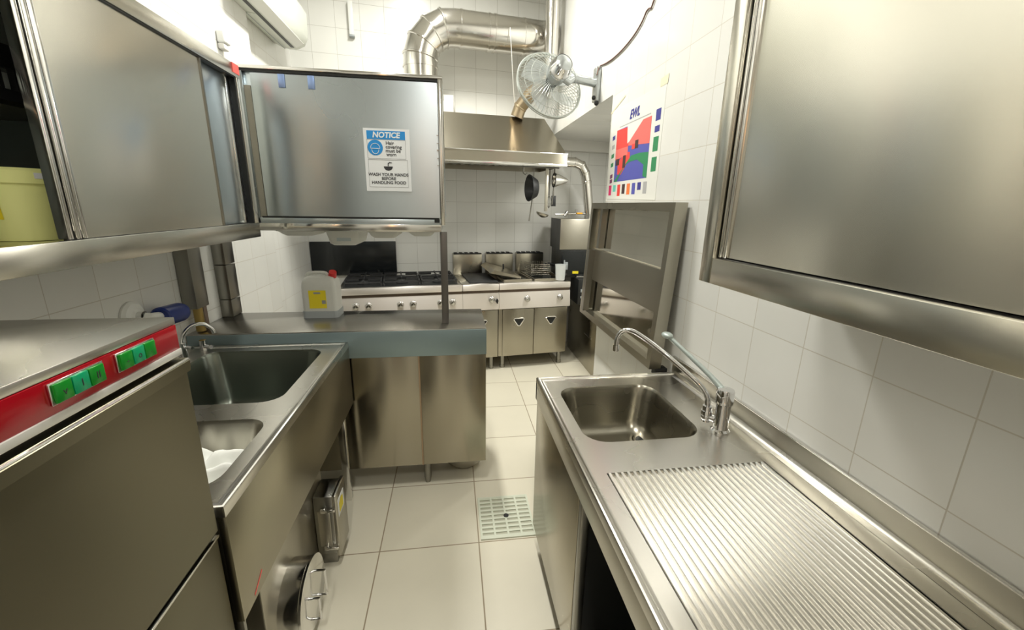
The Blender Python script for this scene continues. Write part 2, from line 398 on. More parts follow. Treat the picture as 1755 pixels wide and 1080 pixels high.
obj('sliding_door',M().grid(lambda u,v: Vector((CX_+.016-.006*sin(pi*u)*sin(pi*v)+.0012*sin(7*u+1)*sin(pi*v),CYN+(CY1-.077-CYN)*u,CZ0+.066+(CZ1-.052-CZ0-.066)*v)),24,8),SSc,t)
obj('door_channel',M().box(CX_+.022,CX_+.05,CYN,CY1-.052,CZ0+.060,CZ0+.063),black,t)

# ---------------- floor grate ----------------
t=thing('floor_grate','pale slotted plastic drain grate in the floor beside the right counter','drain grate',(.24,1.8,0))
gx0,gx1,gy0,gy1=.108,.378,1.655,1.95
m=M(); m.box(gx0,gx1,gy0,gy0+.012,0,.006).box(gx0,gx1,gy1-.012,gy1,0,.006)
for k in range(5):
    x=gx0+(gx1-gx0-.010)*k/4; m.box(x,x+.010,gy0+.012,gy1-.012,0,.006)
for k in range(1,20):
    if k%2==0: continue
    y=gy0+(gy1-gy0)*k/20; m.box(gx0+.01,gx1-.01,y-.005,y+.009,0,.005)
obj('grid',m,grate_m,t)
obj('pit_bottom',M().box(gx0+.004,gx1-.004,gy0+.004,gy1-.004,0,.0012),plain('pit',(.40,.40,.31),.6),t)
obj('drain_plug',M().cyl((.246,1.80,.004),(.246,1.80,.0085),.013,n=16),rubber,t)

SSm=steel('steel_tube',(.40,.38,.32),.28,(1,1,60))
# ---------------- wall-hung folded table frame on the right wall ----------------
t=thing('folded_table','stainless table folded up flat against the right wall below the poster','table',(.93,2.2,.85))
fy0,fy1,fz0,fz1=1.655,2.72,.845,1.572
def fx(z): return .905-.04*(fz1-z)/(fz1-fz0)-.0
def fbox(y0,y1,z0,z1,dx0,dx1):
    m=M(); a=[(fx(z)+dx,y,z) for z in (z0,) for y,dx in ((y0,dx0),(y1,dx0),(y1,dx1),(y0,dx1))]; b=[(fx(z1)+dx,y,z1) for y,dx in ((y0,dx0),(y1,dx0),(y1,dx1),(y0,dx1))]
    return m.loft([a,b])
obj('top_tube',fbox(fy0,fy1,fz1-.035,fz1,0,.055),SSm,t)
obj('bottom_tube',fbox(fy0,fy1,fz0,fz0+.035,0,.055),SSm,t)
obj('side_tube',fbox(fy0,fy0+.038,fz0+.035,fz1-.035,0,.055),SSm,t)
obj('side_tube',fbox(fy1-.038,fy1,fz0+.035,fz1-.035,0,.055),SSm,t)
obj('tabletop_panel',fbox(fy0+.03,fy1-.03,fz0+.03,fz1-.03,.040,.046),steel('steel_mirror',(.62,.60,.53),.06,(1,1,1),strength=.02,smear=.02,aniso=0.),t,'mirror-bright recessed tabletop panel')
obj('cross_channel',fbox(fy0+.038,fy1-.038,1.09,1.285,.018,.040),SSm,t)
obj('folded_leg',fbox(2.50,2.54,1.30,fz1-.035,.0,.035),SSd,t)
obj('folded_leg',fbox(2.60,2.64,fz0+.036,1.28,-.02,.02),SSd,t)
obj('rubber_foot',M().box(.90,.955,fy0+.0,fy0+.045,fz0-.035,fz0,.003),rubber,t)

# ---------------- poster on the right wall ----------------
PX=XR-.0012
t=thing('product_poster','white product poster with red blue and green room picture on the right wall','poster',(XR,2.3,1.6))
obj('sheet',M().poly([(PX,2.632,1.598),(PX,1.972,1.585),(PX,1.968,2.095),(PX,2.628,2.105)],(.0011,0,0)),sheet_m,t)
# local poster coordinates: s 0 (left, y=2.63) .. 1 (right, y=1.97); t 0 bottom (1.592) .. 1 top (2.10)
def pq(s,tt,k=1): return (PX-.0004*k,2.63-.66*s,1.592+.508*tt)
def pp(name,mat,pts,k=1,parent=None): return obj(name,M().poly([pq(a,b,k) for a,b in pts],(.0002,0,0)),mat,parent or t)
IX0,IX1,IZ0,IZ1=.15,.82,.20,.765
pic=pp('picture',P['blue'],[(IX0,IZ0),(IX1,IZ0),(IX1,IZ1),(IX0,IZ1)],1)
pp('red_ceiling',P['salmon'],[(.42,.56),(IX1,.52),(IX1,IZ1),(.66,IZ1),(.42,.60)],2,pic)
pp('white_gap',sheet_m,[(.40,.585),(.44,.60),(.68,IZ1+.001),(.38,IZ1+.001)],3,pic)
pp('red_block',P['red'],[(IX0,.55),(.42,.55),(.40,.755),(IX0,IZ1)],2,pic)
pp('salmon_block',P['salmon'],[(IX0,.44),(.42,.47),(.42,.555),(IX0,.555)],2.2,pic)
pp('red_front',P['red'],[(.22,.28),(.30,.27),(.47,.42),(.47,.49),(.40,.50),(.22,.42)],2,pic)
pp('dark_figures',P['dark'],[(.17,.38),(.25,.38),(.25,.45),(.17,.45)],3,pic)
pp('dark_figures',P['dark'],[(.33,.34),(.39,.34),(.39,.47),(.33,.47)],3,pic)
pp('dark_figures',P['dark'],[(.56,.51),(.62,.51),(.62,.59),(.56,.59)],3,pic)
pp('red_figure',P['red'],[(.50,.51),(.56,.51),(.56,.56),(.50,.56)],3,pic)
gpts=[(IX0,IZ0),(.22,IZ0)]+[(.22+.27*k/6,.20+.19*sin(pi/2*k/6)) for k in range(1,7)]+[(.62,.395),(.75,.33),(.75,IZ0+.02),(IX1,IZ0),(IX1,.44),(.66,.455),(.50,.45),(.40,.38)]
pp('green_path',P['green'],gpts,2.5,pic)
pp('title_line',P['grey'],[(.20,.785),(.80,.785),(.80,.795),(.20,.795)],1,t)
obj('logo_lettering',text_on('EWL',.062,pq(.50,.865,2),(0,-1,0),(0,0,1),shear=.3,bold=.002),P['navy'],t)
for k,(c,zz) in enumerate((('navy',.70),('grey',.60),('green',.50),('green',.40),('purple',.27),('purple',.215))):
    pp('product_picture',P[c],[(.05,zz-.03),(.11,zz-.02),(.11,zz+.025),(.05,zz+.015)],1,t)
for k,c in enumerate(('magenta','teal','red','dark','orange','blue','navy','grey')):
    x=.04+k*.105; hh=(.05,.09,.04,.06,.05,.05,.09,.05)[k]
    pp('product_picture',P[c],[(x,hh),(x+.065,hh),(x+.065,.165),(x,.165)],1,t)
pp('product_picture',P['navy'],[(.885,.70),(.96,.70),(.96,.80),(.885,.80)],1,t)
pp('product_picture',P['navy'],[(.885,.60),(.96,.60),(.96,.655),(.885,.655)],1,t)
pp('product_picture',P['green'],[(.88,.43),(.96,.43),(.96,.56),(.88,.56)],1,t)
pp('product_picture',P['green'],[(.88,.25),(.96,.25),(.96,.38),(.88,.38)],1,t)
obj('tape_strip',M().poly([(PX-.0006,2.655,2.10),(PX-.0006,2.45,2.155),(PX-.0006,2.45,2.145),(PX-.0006,2.655,2.09)]),tape,t)
obj('tape_strip',M().poly([(PX-.0006,2.03,2.09),(PX-.0006,1.96,2.09),(PX-.0006,1.955,2.13),(PX-.0006,2.03,2.125)]),tape,t)

# small round blue sticker beside the folded table
t=thing('round_sticker','small round navy hygiene sticker on the right wall tiles','sticker',(XR,1.74,1.4))
m=M().lathe([(.001,.0),(.032,0),(.032,.001),(.001,.001)],(XR-.0012,1.735,1.447),(1,0,0))
obj('disc',m,P['navy'],t)
m=M().lathe([(.024,0),(.027,0),(.027,.0005),(.024,.0005)],(XR-.0018,1.735,1.447),(1,0,0)).box(XR-.0018,XR-.0013,1.725,1.745,1.452,1.460).box(XR-.0018,XR-.0013,1.715,1.735,1.428,1.433)
obj('symbol',m,paper,t)
obj('caption',M().box(XR-.001,XR-.0002,1.705,1.765,1.395,1.399).box(XR-.001,XR-.0002,1.735,1.765,1.372,1.380),P['navy'],t)

# ---------------- counter across the middle, with the hanging cabinet's post ----------------
ZC=.925; cy0,cy1=2.10,2.52; cxr=.168; cxl=XL+.003
t=thing('pass_counter','low stainless counter with blue-grey edge band crossing the middle of the kitchen','counter',(-.5,2.3,0))
obj('worktop',M().box(cxl,cxr,cy0,cy1,ZC-.03,ZC,.004),steel('steel_counter_top',(.42,.405,.375),.26,(50,1,1)),t)  # greyer, darker steel than the sink worktops
obj('edge_band',M().box(cxl,cxr,cy0-.004,cy0+.01,ZC-.145,ZC-.006,.001),film,t,'blue-grey film-covered band along the counter edge')
for a,b in ((-1.05,-.585),(-.583,-.186),(-.184,cxr-.002)):
    obj('back_panel',M().box(a,b,cy0+.006,cy0+.022,.13,ZC-.14,.0015),SSv,t)
obj('panel_seam',M().box(-.190,-.183,cy0+.003,cy0+.008,.13,ZC-.145),plain('seam',(.42,.30,.20),.4,.6),t)
obj('side_panel',M().box(cxr-.014,cxr-.002,cy0+.022,cy1,.13,ZC-.03),SSv,t)
obj('base_shelf',M().box(-1.2,cxr-.014,cy0+.022,cy1,.13,.145),SSd,t)
for x in (-1.0,-.165,.08):
    for y in (cy0+.035,cy1-.06):
        if x==.08 and y<2.2: y=2.30
        obj('leg',M().lathe([(.019,.13),(.019,.035),(.016,.02),(.014,0)],(x,y,0),cap0=True,cap1=True,n=20),SSd,t)
t=single('storage_bowl',M().lathe([(.001,.004),(.07,.004),(.115,.045),(.125,.085),(.128,.086),(.118,.044),(.072,.0),(.001,0)],(.045,2.30,.0),n=32),SS,'steel bowl on the floor under the middle counter','bowl')

t=thing('shelf_post','dark square steel post standing on the middle counter','post',(-.045,2.225,ZC))
obj('tube',M().box(-.063,-.027,2.205,2.24,ZC,1.41,.002),plain('post_metal',(.16,.15,.14),.35,.8),t)
obj('cap',M().cyl((-.045,2.222,1.405),(-.045,2.222,1.4),.008),black,t)

# hanging cabinet above the counter
bx0,bx1,by,bz0,bz1=-.915,-.035,2.19,1.475,2.125
t=thing('hanging_cabinet','large bluish stainless cabinet hanging above the middle counter with the paper notice','cabinet',(-.47,2.4,1.41))
obj('body',M().box(bx0,bx1,by+.012,by+.42,bz0,bz1,.002),SSb,t)
obj('door_panel',M().grid(lambda u,v: Vector((bx0+.045+(bx1-.024-bx0-.045)*u,by-.003*sin(pi*u)*sin(pi*v),bz0+.006+(bz1-.030-bz0-.006)*v)),20,12),SSb,t)
obj('top_edge',M().box(bx0-.09,bx1+.002,by-.006,by+.42,bz1-.014,bz1,.0015),SSp,t)
obj('gap_line',M().box(bx0,bx1-.02,by+.001,by+.012,bz1-.024,bz1-.014),black,t)
obj('end_strip',M().box(bx1-.020,bx1,by-.003,by+.012,bz0-.03,bz1-.014,.001),SSp,t)
obj('left_stile',M().box(bx0-.04,bx0+.012,by-.002,by+.012,bz0-.06,bz1-.024,.001),SSb,t)
obj('left_recess',M().box(bx0+.012,bx0+.04,by+.004,by+.0121,bz0,bz1-.08),SSd,t)
obj('shelf_rail',M().box(bx0,bx1-.02,by-.008,by+.42,1.412,bz0-.028,.0015),SSp,t)
obj('upper_rail',M().box(bx0,bx1-.028,by-.002,by+.40,bz0-.028,bz0-.003,.001),SSb,t)
obj('shadow_gap',M().box(bx0+.02,bx1-.03,by+.0,by+.011,bz0-.003,bz0+.005),black,t)
obj('latch',M().box(-.087,-.062,by-.004,by+.005,bz0-.018,bz0-.001),black,t)
for k,z in enumerate((1.867,1.832,1.800,1.764,1.730)):
    obj('slot',M().box(-.066,-.056,by-.0045,by-.002,z-.0012-(.002 if k==2 else 0),z+.0012+(.002 if k==2 else 0)),SSd,t)
for x in (-.74,-.615):
    obj('blue_strip',M().box(x-.014,x+.014,by-.0045,by-.003,bz1-.085,bz1-.03,.0005),plain('blue_strip',(.30,.42,.72),.3,.6),t)  # small blue strips near the top of the door panel

# the notice
t=thing('notice_sign','white laminated NOTICE sheet with blue header on the hanging cabinet','sign',(-.297,by-.004,1.605))
sx0,sz0,sw,sh=-.404,1.605,.212,.282; sy=by-.006
def sq(a,b,k=0): return (sx0+sw*a, sy-.0004*k, sz0+sh*b)
def sp(name,mat,pts,k=1,par=None): return obj(name,M().poly([sq(a,b,k) for a,b in pts],(0,.0003,0)),mat,par or t)
def rect(a0,a1,b0,b1): return [(a0,b0),(a1,b0),(a1,b1),(a0,b1)]
sp('sheet',paper,rect(0,1,0,1),0)
hd=sp('header_band',sign_blue,rect(.07,.90,.83,.965))
XD,ZD=(1,0,0),(0,0,1)
obj('lettering',text_on('NOTICE',.034,sq(.485,.897,2),XD,ZD,bold=.0012,shear=.15),paper,hd)
pc=obj('pictogram',M().loft([[sq(.24+.165*cos(a)*1,.70+.165*.75*sin(a),2) for a in [2*pi*k/40 for k in range(40)]],[sq(.24+.165*cos(a),.70+.165*.75*sin(a),1) for a in [2*pi*k/40 for k in range(40)]]]),sign_blue,t,'round blue hair covering symbol')
m=M(); m.tube([sq(.24+.075*cos(a),.67+.07*sin(a),3) for a in [pi+pi*k/14 for k in range(15)]],.0014,6); m.tube([sq(.14,.685,3),sq(.34,.685,3)],.0012,6); m.tube([sq(.24+.10*cos(a),.69+.075*sin(a),3) for a in [pi*k/14 for k in range(15)]],.0012,6)
obj('face_outline',m,paper,pc)
def frame_lines(a0,a1,b0,b1):
    m=M()
    for p,q in (((a0,b0),(a1,b0)),((a1,b0),(a1,b1)),((a1,b1),(a0,b1)),((a0,b1),(a0,b0))):
        m.tube([sq(*p,1),sq(*q,1)],.0007,5)
    return m
obj('frame_line',frame_lines(.07,.90,.53,.83),inkg,t); obj('frame_line',frame_lines(.07,.93,.07,.51),inkg,t)
for k,(s_,z) in enumerate((('Hair',.775),('covering',.715),('must be',.655),('worn',.595))):
    obj('lettering',text_on(s_,.0215,sq((.52,.60,.585,.545)[k]+.04,z,1),XD,ZD,bold=.0003),ink,t)
for s_,z in (('WASH YOUR HANDS',.27),('BEFORE',.205),('HANDLING FOOD',.14)):
    obj('lettering',text_on(s_,.0195,sq(.50,z,1),XD,ZD,bold=.0004),ink,t)
m=M(); m.poly([sq(.50+.10*cos(a),.405+.07*sin(a),1) for a in [pi+pi*k/12 for k in range(13)]],(0,.0003,0)); m.tube([sq(.50,.41,1),sq(.50,.45,1),sq(.53,.47,1),sq(.58,.465,1)],.0022,6)
obj('handwash_symbol',m,ink,t)

# plastic containers hanging under the cabinet
LB=[('shallow translucent tub under the hanging cabinet, nearest the left wall',-.78,.20,.030),('deepest translucent tub hanging under the cabinet, above the black panel',-.56,.18,.078),
    ('translucent tub under the cabinet, between the deepest tub and the post',-.355,.17,.040),('small translucent tub under the cabinet, beside the dark post',-.16,.15,.030)]
for lab,x,wd,dp in LB:
    t=thing('hanging_tub',lab,'container',(x,2.42,1.41-dp),group='translucent tubs under the hanging cabinet')
    h=wd/2
    L=[rrect(x-h,x+h,2.27,2.57,.02,1.4105),rrect(x-h,x+h,2.27,2.57,.02,1.404),rrect(x-h+.008,x+h-.008,2.278,2.562,.018,1.402),rrect(x-h+.020,x+h-.020,2.292,2.55,.022,1.41-dp+.01),rrect(x-h+.035,x+h-.035,2.305,2.535,.02,1.41-dp)]
    tb=obj('tub',M().loft(L,False,True),trans_m,t)
    if dp>.05: obj('label',M().box(x-.03,x+.04,2.285,2.2865,1.355,1.395),plain('pale_label',(.45,.52,.54),.5),t)

# jerrycan on the counter
jx0,jx1,jy0,jy1=-.825,-.641,2.37,2.50
t=thing('jerrycan','white plastic jerrycan with red cap and yellow label at the back of the middle counter','jerrycan',(-.69,2.44,ZC))
L=[rrect(jx0+i,jx1-i,jy0+i,jy1-i,.022,ZC+z) for i,z in ((.006,0),(0,.006),(0,.17),(.004,.20),(.018,.222),(.03,.228))]
obj('body',M().loft(L),trans_m,t)
obj('grey_base',M().loft([rrect(jx0-.003,jx1+.003,jy0-.003,jy1+.003,.022,ZC+z) for z in (0,.038)]),grey_pl,t)
obj('handle',M().tube([(-.803,2.435,ZC+.222),(-.793,2.435,ZC+.24),(-.743,2.435,ZC+.244),(-.703,2.435,ZC+.24),(-.698,2.435,ZC+.222)],.010,10,smooth=3),trans_m,t)
obj('cap',M().cyl((-.668,2.43,ZC+.224),(-.660,2.415,ZC+.250),.022,.020),redp,t)
lb=obj('label',M().box(-.785,-.695,jy0-.0025,jy0-.0005,ZC+.055,ZC+.155),yellow,t)
obj('print_patch',M().box(-.718,-.698,jy0-.0035,jy0-.0025,ZC+.08,ZC+.10).box(-.758,-.723,jy0-.0035,jy0-.0025,ZC+.136,ZC+.146),inkg,lb)

# ---------------- left sink ----------------
ZL=.862; lx0,lx1,ly0,ly1=-1.235,-.53,.895,2.094
t=thing('double_sink','deep stainless double bowl sink along the left wall','sink',(-.9,1.5,0))
B1=(-1.14,-.622,1.455,2.02,.07); B2=(-1.14,-.60,.975,1.335,.07)
m=M(); cell(m,(lx0+.02,lx1-.028,1.395,ly1-.028),B1,ZL); cell(m,(lx0+.02,lx1-.028,ly0+.028,1.395),B2,ZL)
obj('worktop',m,SSt,t); obj('rim',rim(lx0-.008,lx1,ly0,ly1,ZL),SSt,t)
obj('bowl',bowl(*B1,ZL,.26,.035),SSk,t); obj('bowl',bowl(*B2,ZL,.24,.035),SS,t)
obj('drain',M().lathe([(.001,.002),(.030,.002),(.040,.006),(.042,0)],(-.86,1.72,ZL-.262)),chrome,t)
obj('apron',M().box(lx1-.018,lx1,ly0,ly1,.535,ZL-.0195,.0006).box(lx0,lx1-.018,ly1-.015,ly1,.535,ZL-.008),steel('steel_apron',(.38,.35,.265),.30,(60,1,1)),t)
obj('end_panel',M().box(lx0,lx1-.004,ly0+.001,ly0+.012,.40,ZL-.02,.001),SSd,t)
for x,y in ((lx1-.05,ly1-.06),(lx0+.05,ly1-.06),(lx0+.05,ly0+.06),(lx1-.09,ly0+.05)):
    obj('leg',M().box(x-.018,x+.018,y-.018,y+.018,0,.54,.002),SSp if x>-.7 and y>1.5 else SSd,t)
obj('red_mark',M().loft([[(lx1+.0005,.955,.548),(lx1+.0005,1.005,.578),(lx1+.0005,1.005,.583),(lx1+.0005,.955,.553)],[(lx1+.001,.955,.548),(lx1+.001,1.005,.578),(lx1+.001,1.005,.583),(lx1+.001,.955,.553)]]),pinkred,t)

# white cloth heaped in the near bowl
def clothfn(u,v):
    x=-.885+.27*u; y=1.0+.30*v
    e=min(u,1-u,v,1-v)*4; e=min(1,e)
    h=.13*math.sqrt(max(0,e))*(.75+.25*sin(3*u+2)) + .022*sin(24*u+5*sin(5*v))+.014*sin(17*v+8*u)*sin(7*u+1)
    return Vector((x+.010*sin(14*v),y+.010*sin(11*u),ZL-.155+h+.02*u))
m=M().grid(clothfn,44,36)
single('dish_cloth',m,cloth_m,'crumpled white cloth heaped in the nearer left sink bowl','cloth',sharp=2)

# left faucet and pipe
t=thing('arched_faucet','small chrome swan-neck faucet at the back corner of the left sink','faucet',(-1.20,1.93,ZL))
obj('body',M().cyl((-1.19,1.93,ZL),(-1.19,1.93,ZL+.075),.020,.017),chrome,t)
obj('spout',M().tube([(-1.19,1.93,ZL+.07),(-1.18,1.94,ZL+.115),(-1.155,1.965,ZL+.145),(-1.12,1.985,ZL+.146),(-1.095,1.997,ZL+.122),(-1.088,2.0,ZL+.098)],.0085,12,smooth=5),chrome,t)
obj('lever',M().tube([(-1.19,1.93,ZL+.05),(-1.155,1.915,ZL+.062),(-1.135,1.905,ZL+.06)],.006),chrome,t)
obj('valve_base',M().cyl((-1.172,2.05,ZL),(-1.172,2.05,ZL+.05),.014).cyl((-1.172,2.05,ZL+.02),(-1.13,2.035,ZL+.02),.010),chrome,t)

# wall conduits (square steel trunking) and brass pipe on the left wall
t=thing('steel_trunking','square steel trunking on the left wall, nearer one, with brass pipe below','trunking',(-1.245,2.165,1.04))
obj('duct',M().box(XL+.002,-1.205,2.115,2.215,1.045,1.40,.002),SSd,t)
obj('back_strip',M().box(XL+.001,-1.235,2.215,2.245,.93,1.40,.001),plain('rust_strip',(.28,.21,.17),.5,.3),t)
obj('pipe',M().cyl((-1.225,2.150,.93),(-1.225,2.150,1.047),.020),brass,t)
t=thing('steel_trunking','square steel trunking on the left wall, farther one, with two joints','trunking',(-1.245,2.48,.93))
for k,(a,b) in enumerate(((.925,1.02),(1.024,1.21),(1.214,1.405))):
    obj('duct_section',M().box(XL+.002,-1.208,2.43,2.53,a,b,.002),SSd,t)
rust=plain('rust',(.35,.22,.15),.6,.2)
for y,lab in ((2.055,'thin rusty hook on the left wall, nearer the camera than the first trunking'),(2.335,'thin rusty hook on the left wall between the two trunkings')):
    single('rusty_hook',M().tube([(XL+.002,y,1.385),(XL+.010,y,1.38),(XL+.012,y+.008,1.325),(XL+.018,y+.02,1.322)],.003,8),rust,lab,'hook')

# blue cylinder on a white wall bracket
t=thing('roller_holder','dark blue cylinder on a round white bracket on the left wall above the dishwasher','wall holder',(-1.24,1.86,1.06))
obj('bracket',M().lathe([(.001,.0),(.062,.0),(.062,.008),(.052,.018),(.030,.022),(.022,.03),(.022,.05)],(XL+.001,1.795,1.095),(1,0,0)),white_pl,t)
obj('arm',M().tube([(XL+.05,1.795,1.095),(XL+.065,1.80,1.09),(XL+.065,1.86,1.08)],.018,12),white_pl,t)
obj('cylinder',M().lathe([(.001,0),(.036,0),(.042,.006),(.042,.125),(.036,.145),(.022,.157),(.001,.160)],(XL+.065,1.855,1.075),(0,1,-.07)),bluep,t)

# ---------------- dishwasher ----------------
mx,my0,my1,mt=-.545,.06,.878,1.326
t=thing('dishwasher','front-loading stainless dishwasher with red button panel beside the left sink','dishwasher',(-.85,.47,0))
obj('body',M().box(-1.12,mx-.012,my0+.004,my1-.003,.06,1.255,.003),SSd,t)
obj('top_panel',M().box(-1.14,mx,my0,my1,1.312,mt,.0015),SSt,t)
obj('side_cover',M().box(-1.12,mx-.004,my0+.002,my1-.001,1.25,1.312),SSd,t)
cp=obj('control_panel',M().box(mx-.004,mx+.001,my0+.002,my1-.002,1.262,1.311,.001),red_m,t,'glossy red control panel')
obj('white_strip',M().box(mx-.004,mx+.003,my0+.002,my1,1.249,1.262,.0015),plain('strip_white',(.75,.74,.70),.3,.3),t)
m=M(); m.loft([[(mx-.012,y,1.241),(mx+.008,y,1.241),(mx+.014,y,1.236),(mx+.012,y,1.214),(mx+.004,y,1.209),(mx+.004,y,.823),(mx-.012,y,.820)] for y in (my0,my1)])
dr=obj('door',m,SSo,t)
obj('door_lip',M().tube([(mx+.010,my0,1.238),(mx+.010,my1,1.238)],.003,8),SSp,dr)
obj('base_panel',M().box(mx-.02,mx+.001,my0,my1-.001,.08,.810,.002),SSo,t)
obj('base_edge',M().box(mx-.006,mx+.006,my0,my1-.001,.807,.813,.001),SSp,t)
for k,(y0,y1) in enumerate(((.598,.690),(.716,.806))):
    bz=obj('button_bezel',M().box(mx+.001,mx+.004,y0,y1,1.2745,1.3065,.001),SSp,t)
    for j in range(3):
        a=y0+.003+(y1-y0-.006)*j/3; b=a+(y1-y0-.006)/3-.0012
        obj('button',M().box(mx+.004,mx+.0085,a,b,1.2765,1.3045,.0018),green2 if j==1 else green1,bz,'teal middle button' if j==1 else 'green button')
    ym=(y0+y1)/2
    for j,s_ in enumerate(('1','2','3') if k else ('0','2','II')):
        if (k,j)==(0,2): s_='II'
        obj('button_print',text_on({(0,0):'v',(0,1):'1',(0,2):'II',(1,0):'-',(1,1):'o',(1,2):'.'}[(k,j)],.016,(mx+.0087,y0+.003+(y1-y0-.006)*(j+.5)/3,1.290),(0,1,0),(0,0,1),depth=.0002),ink,bz)
for x in (-1.07,mx-.06):
    for y in (my0+.06,my1-.06): obj('foot',M().cyl((x,y,0),(x,y,.062),.02),rubber,t)

# ---------------- left wall cabinet ----------------
qx=-.862; qy1=2.072; qy0=.2; qz0,qz1=1.392,2.085
t=thing('overhead_cabinet','long stainless wall cabinet on the left wall, its near sliding door pushed open','cabinet',(-1.06,1.2,qz0))
obj('bottom_rail',M().box(qx-.04,qx,qy0,qy1,qz0,qz0+.062,.0015),SSc,t)
obj('floor_panel',M().box(XL+.003,qx-.04,qy0,qy1,qz0+.03,qz0+.055),SSc,t)
obj('top_rail',M().box(qx-.04,qx,qy0,qy1,qz1-.048,qz1,.0015),SSc,t)
obj('roof_panel',M().box(XL+.003,qx-.04,qy0,qy1,qz1-.02,qz1),SSc,t)
obj('end_stile',M().box(qx-.04,qx,qy1-.032,qy1,qz0+.062,qz1-.048,.0015),SSc,t)
obj('end_panel',M().box(XL+.003,qx-.04,qy1-.012,qy1,qz0+.055,qz1-.02),SSc,t)
obj('near_panel',M().box(XL+.003,qx,qy0-.012,qy0,qz0,qz1),SSc,t)
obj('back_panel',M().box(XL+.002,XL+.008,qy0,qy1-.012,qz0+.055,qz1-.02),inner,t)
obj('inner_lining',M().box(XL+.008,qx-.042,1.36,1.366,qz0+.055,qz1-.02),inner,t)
obj('shelf',M().box(XL+.008,qx-.09,qy0,1.36,1.742,1.752),SSd,t)
obj('track',M().box(qx-.018,qx-.012,1.10,qy1-.032,qz0+.060,qz0+.064).box(qx-.022,qx-.004,1.10,qy1-.032,qz1-.052,qz1-.047).box(qx-.03,qx-.004,qy1-.042,qy1-.032,qz0+.062,qz1-.048),black,t)
sd=obj('sliding_door',M().grid(lambda u,v: Vector((qx-.010+.003*sin(pi*u)*sin(pi*v),1.155+(1.79-1.155)*u,qz0+.064+(qz1-.05-qz0-.064)*v)),20,8),SSc,t,'near sliding door')
for k,y in enumerate((1.098,1.118,1.138)):
    obj('door_profile',M().box(qx-.028,qx-.004+(.002 if k==1 else 0),y,y+.014,qz0+.064,qz1-.05,.003),SSp,sd)
obj('edge_strip',M().box(qx-.012,qx-.006,1.785,1.792,qz0+.064,qz1-.05),SSd,sd)
sd=obj('sliding_door',M().box(qx-.034,qx-.026,1.70,2.03,qz0+.064,qz1-.05,.001),SSb,t,'farther narrow-looking sliding door')
obj('edge_profile',M().box(qx-.030,qx-.02,1.985,2.005,qz0+.064,qz1-.05,.002),SSp,sd)
obj('red_sticker',M().box(qx-.030,qx+.001,2.015,2.068,qz1-.035,qz1+.001),pinkred,t,'small red sticker on the top far corner')

# yellow tub in the open cabinet
bc=(-1.03,1.205,qz0+.056); 
t=thing('plastic_bucket','pale yellow lidded bucket inside the open left wall cabinet','bucket',bc)
obj('body',M().lathe([(.001,0),(.062,0),(.066,.006),(.076,.132)],bc,n=48,cap0=True),bucket_m,t)
obj('lid',M().lathe([(.076,.130),(.081,.132),(.081,.160),(.075,.166),(.069,.163),(.001,.163)],bc,n=48),bucket_m,t)
m=M(); m.grid(lambda u,v: Vector((bc[0]+(.071+.006*v)*cos(R_(-118+38*u)),bc[1]+(.071+.006*v)*sin(R_(-118+38*u)),bc[2]+.05+.06*v)),8,3)
obj('label',m,yellow,t)
m=M(); m.grid(lambda u,v: Vector((bc[0]+.0822*cos(R_(-30+45*u)),bc[1]+.0822*sin(R_(-30+45*u)),bc[2]+.143+.013*v)),6,2)
obj('lid_sticker',m,paper,t)

# dark crate with pale slots on the cabinet shelf
t=thing('slotted_crate','dark plastic crate with a pale slotted side on the shelf of the left wall cabinet','crate',(-1.1,1.15,1.753))
m=M(); z0=1.753
m.box(-1.24,-.98,.85,1.33,z0,z0+.012).box(-.992,-.98,.85,1.33,z0+.012,z0+.03).box(-.992,-.98,.85,1.33,z0+.075,z0+.125).box(-1.24,-1.228,.85,1.33,z0+.012,z0+.125)
for k in range(13): y=.85+.48*k/12; m.box(-.993,-.979,y-.005,y+.005,z0+.03,z0+.075)
obj('crate',m,black,t)
obj('pale_tray',M().box(-1.22,-1.0,.87,1.31,z0+.013,z0+.07,.004),plain('pale_tray',(.80,.86,.84),.4),t)

# ---------------- grease separator under the left sink ----------------
t=thing('grease_separator','stainless grease separator tank with round hatch under the left sink','grease trap',(-.85,1.5,0))
obj('tank',M().box(-1.15,-.605,1.12,1.735,.02,.44,.006),SS,t)
obj('hatch',M().cyl((-.605,1.305,.165),(-.535,1.305,.165),.125,n=48).lathe([(.125,0),(.131,.004),(.131,.012),(.122,.016),(.001,.016)],(-.540,1.305,.165),(1,0,0),n=48),SSp,t)
obj('hatch_handle',M().tube([(-.525,1.25,.11),(-.49,1.25,.11),(-.49,1.25,.20),(-.525,1.25,.20)],.005,8).tube([(-.525,1.33,.13),(-.49,1.33,.13),(-.49,1.33,.24),(-.525,1.33,.24)],.005,8),chrome,t)
t=thing('control_box','upright steel box with latches and yellow label beside the separator tank','control box',(-.57,1.70,.04))
obj('housing',M().box(-.605,-.525,1.60,1.73,.055,.345,.004),SSd,t)
obj('lid',M().box(-.525,-.508,1.592,1.738,.048,.352,.004),SS,t)
obj('recess_frame',M().box(-.59,-.54,1.596,1.600,.10,.28,.002),SS,t)
for z in (.095,.285):
    obj('latch',M().box(-.575,-.555,1.588,1.597,z-.012,z+.012,.003).box(-.57,-.515,1.584,1.59,z-.005,z+.005,.001),SSp,t)
obj('warning_label',M().box(-.5085,-.507,1.61,1.70,.235,.315),paper,t,'white and yellow label')
obj('warning_symbol',M().poly([(-.5065,1.625,.245),(-.5065,1.685,.245),(-.5065,1.685,.295),(-.5065,1.655,.305),(-.5065,1.625,.29)]),yellow,t)
obj('foot',M().box(-.60,-.53,1.61,1.72,0,.055,.002),SSd,t)

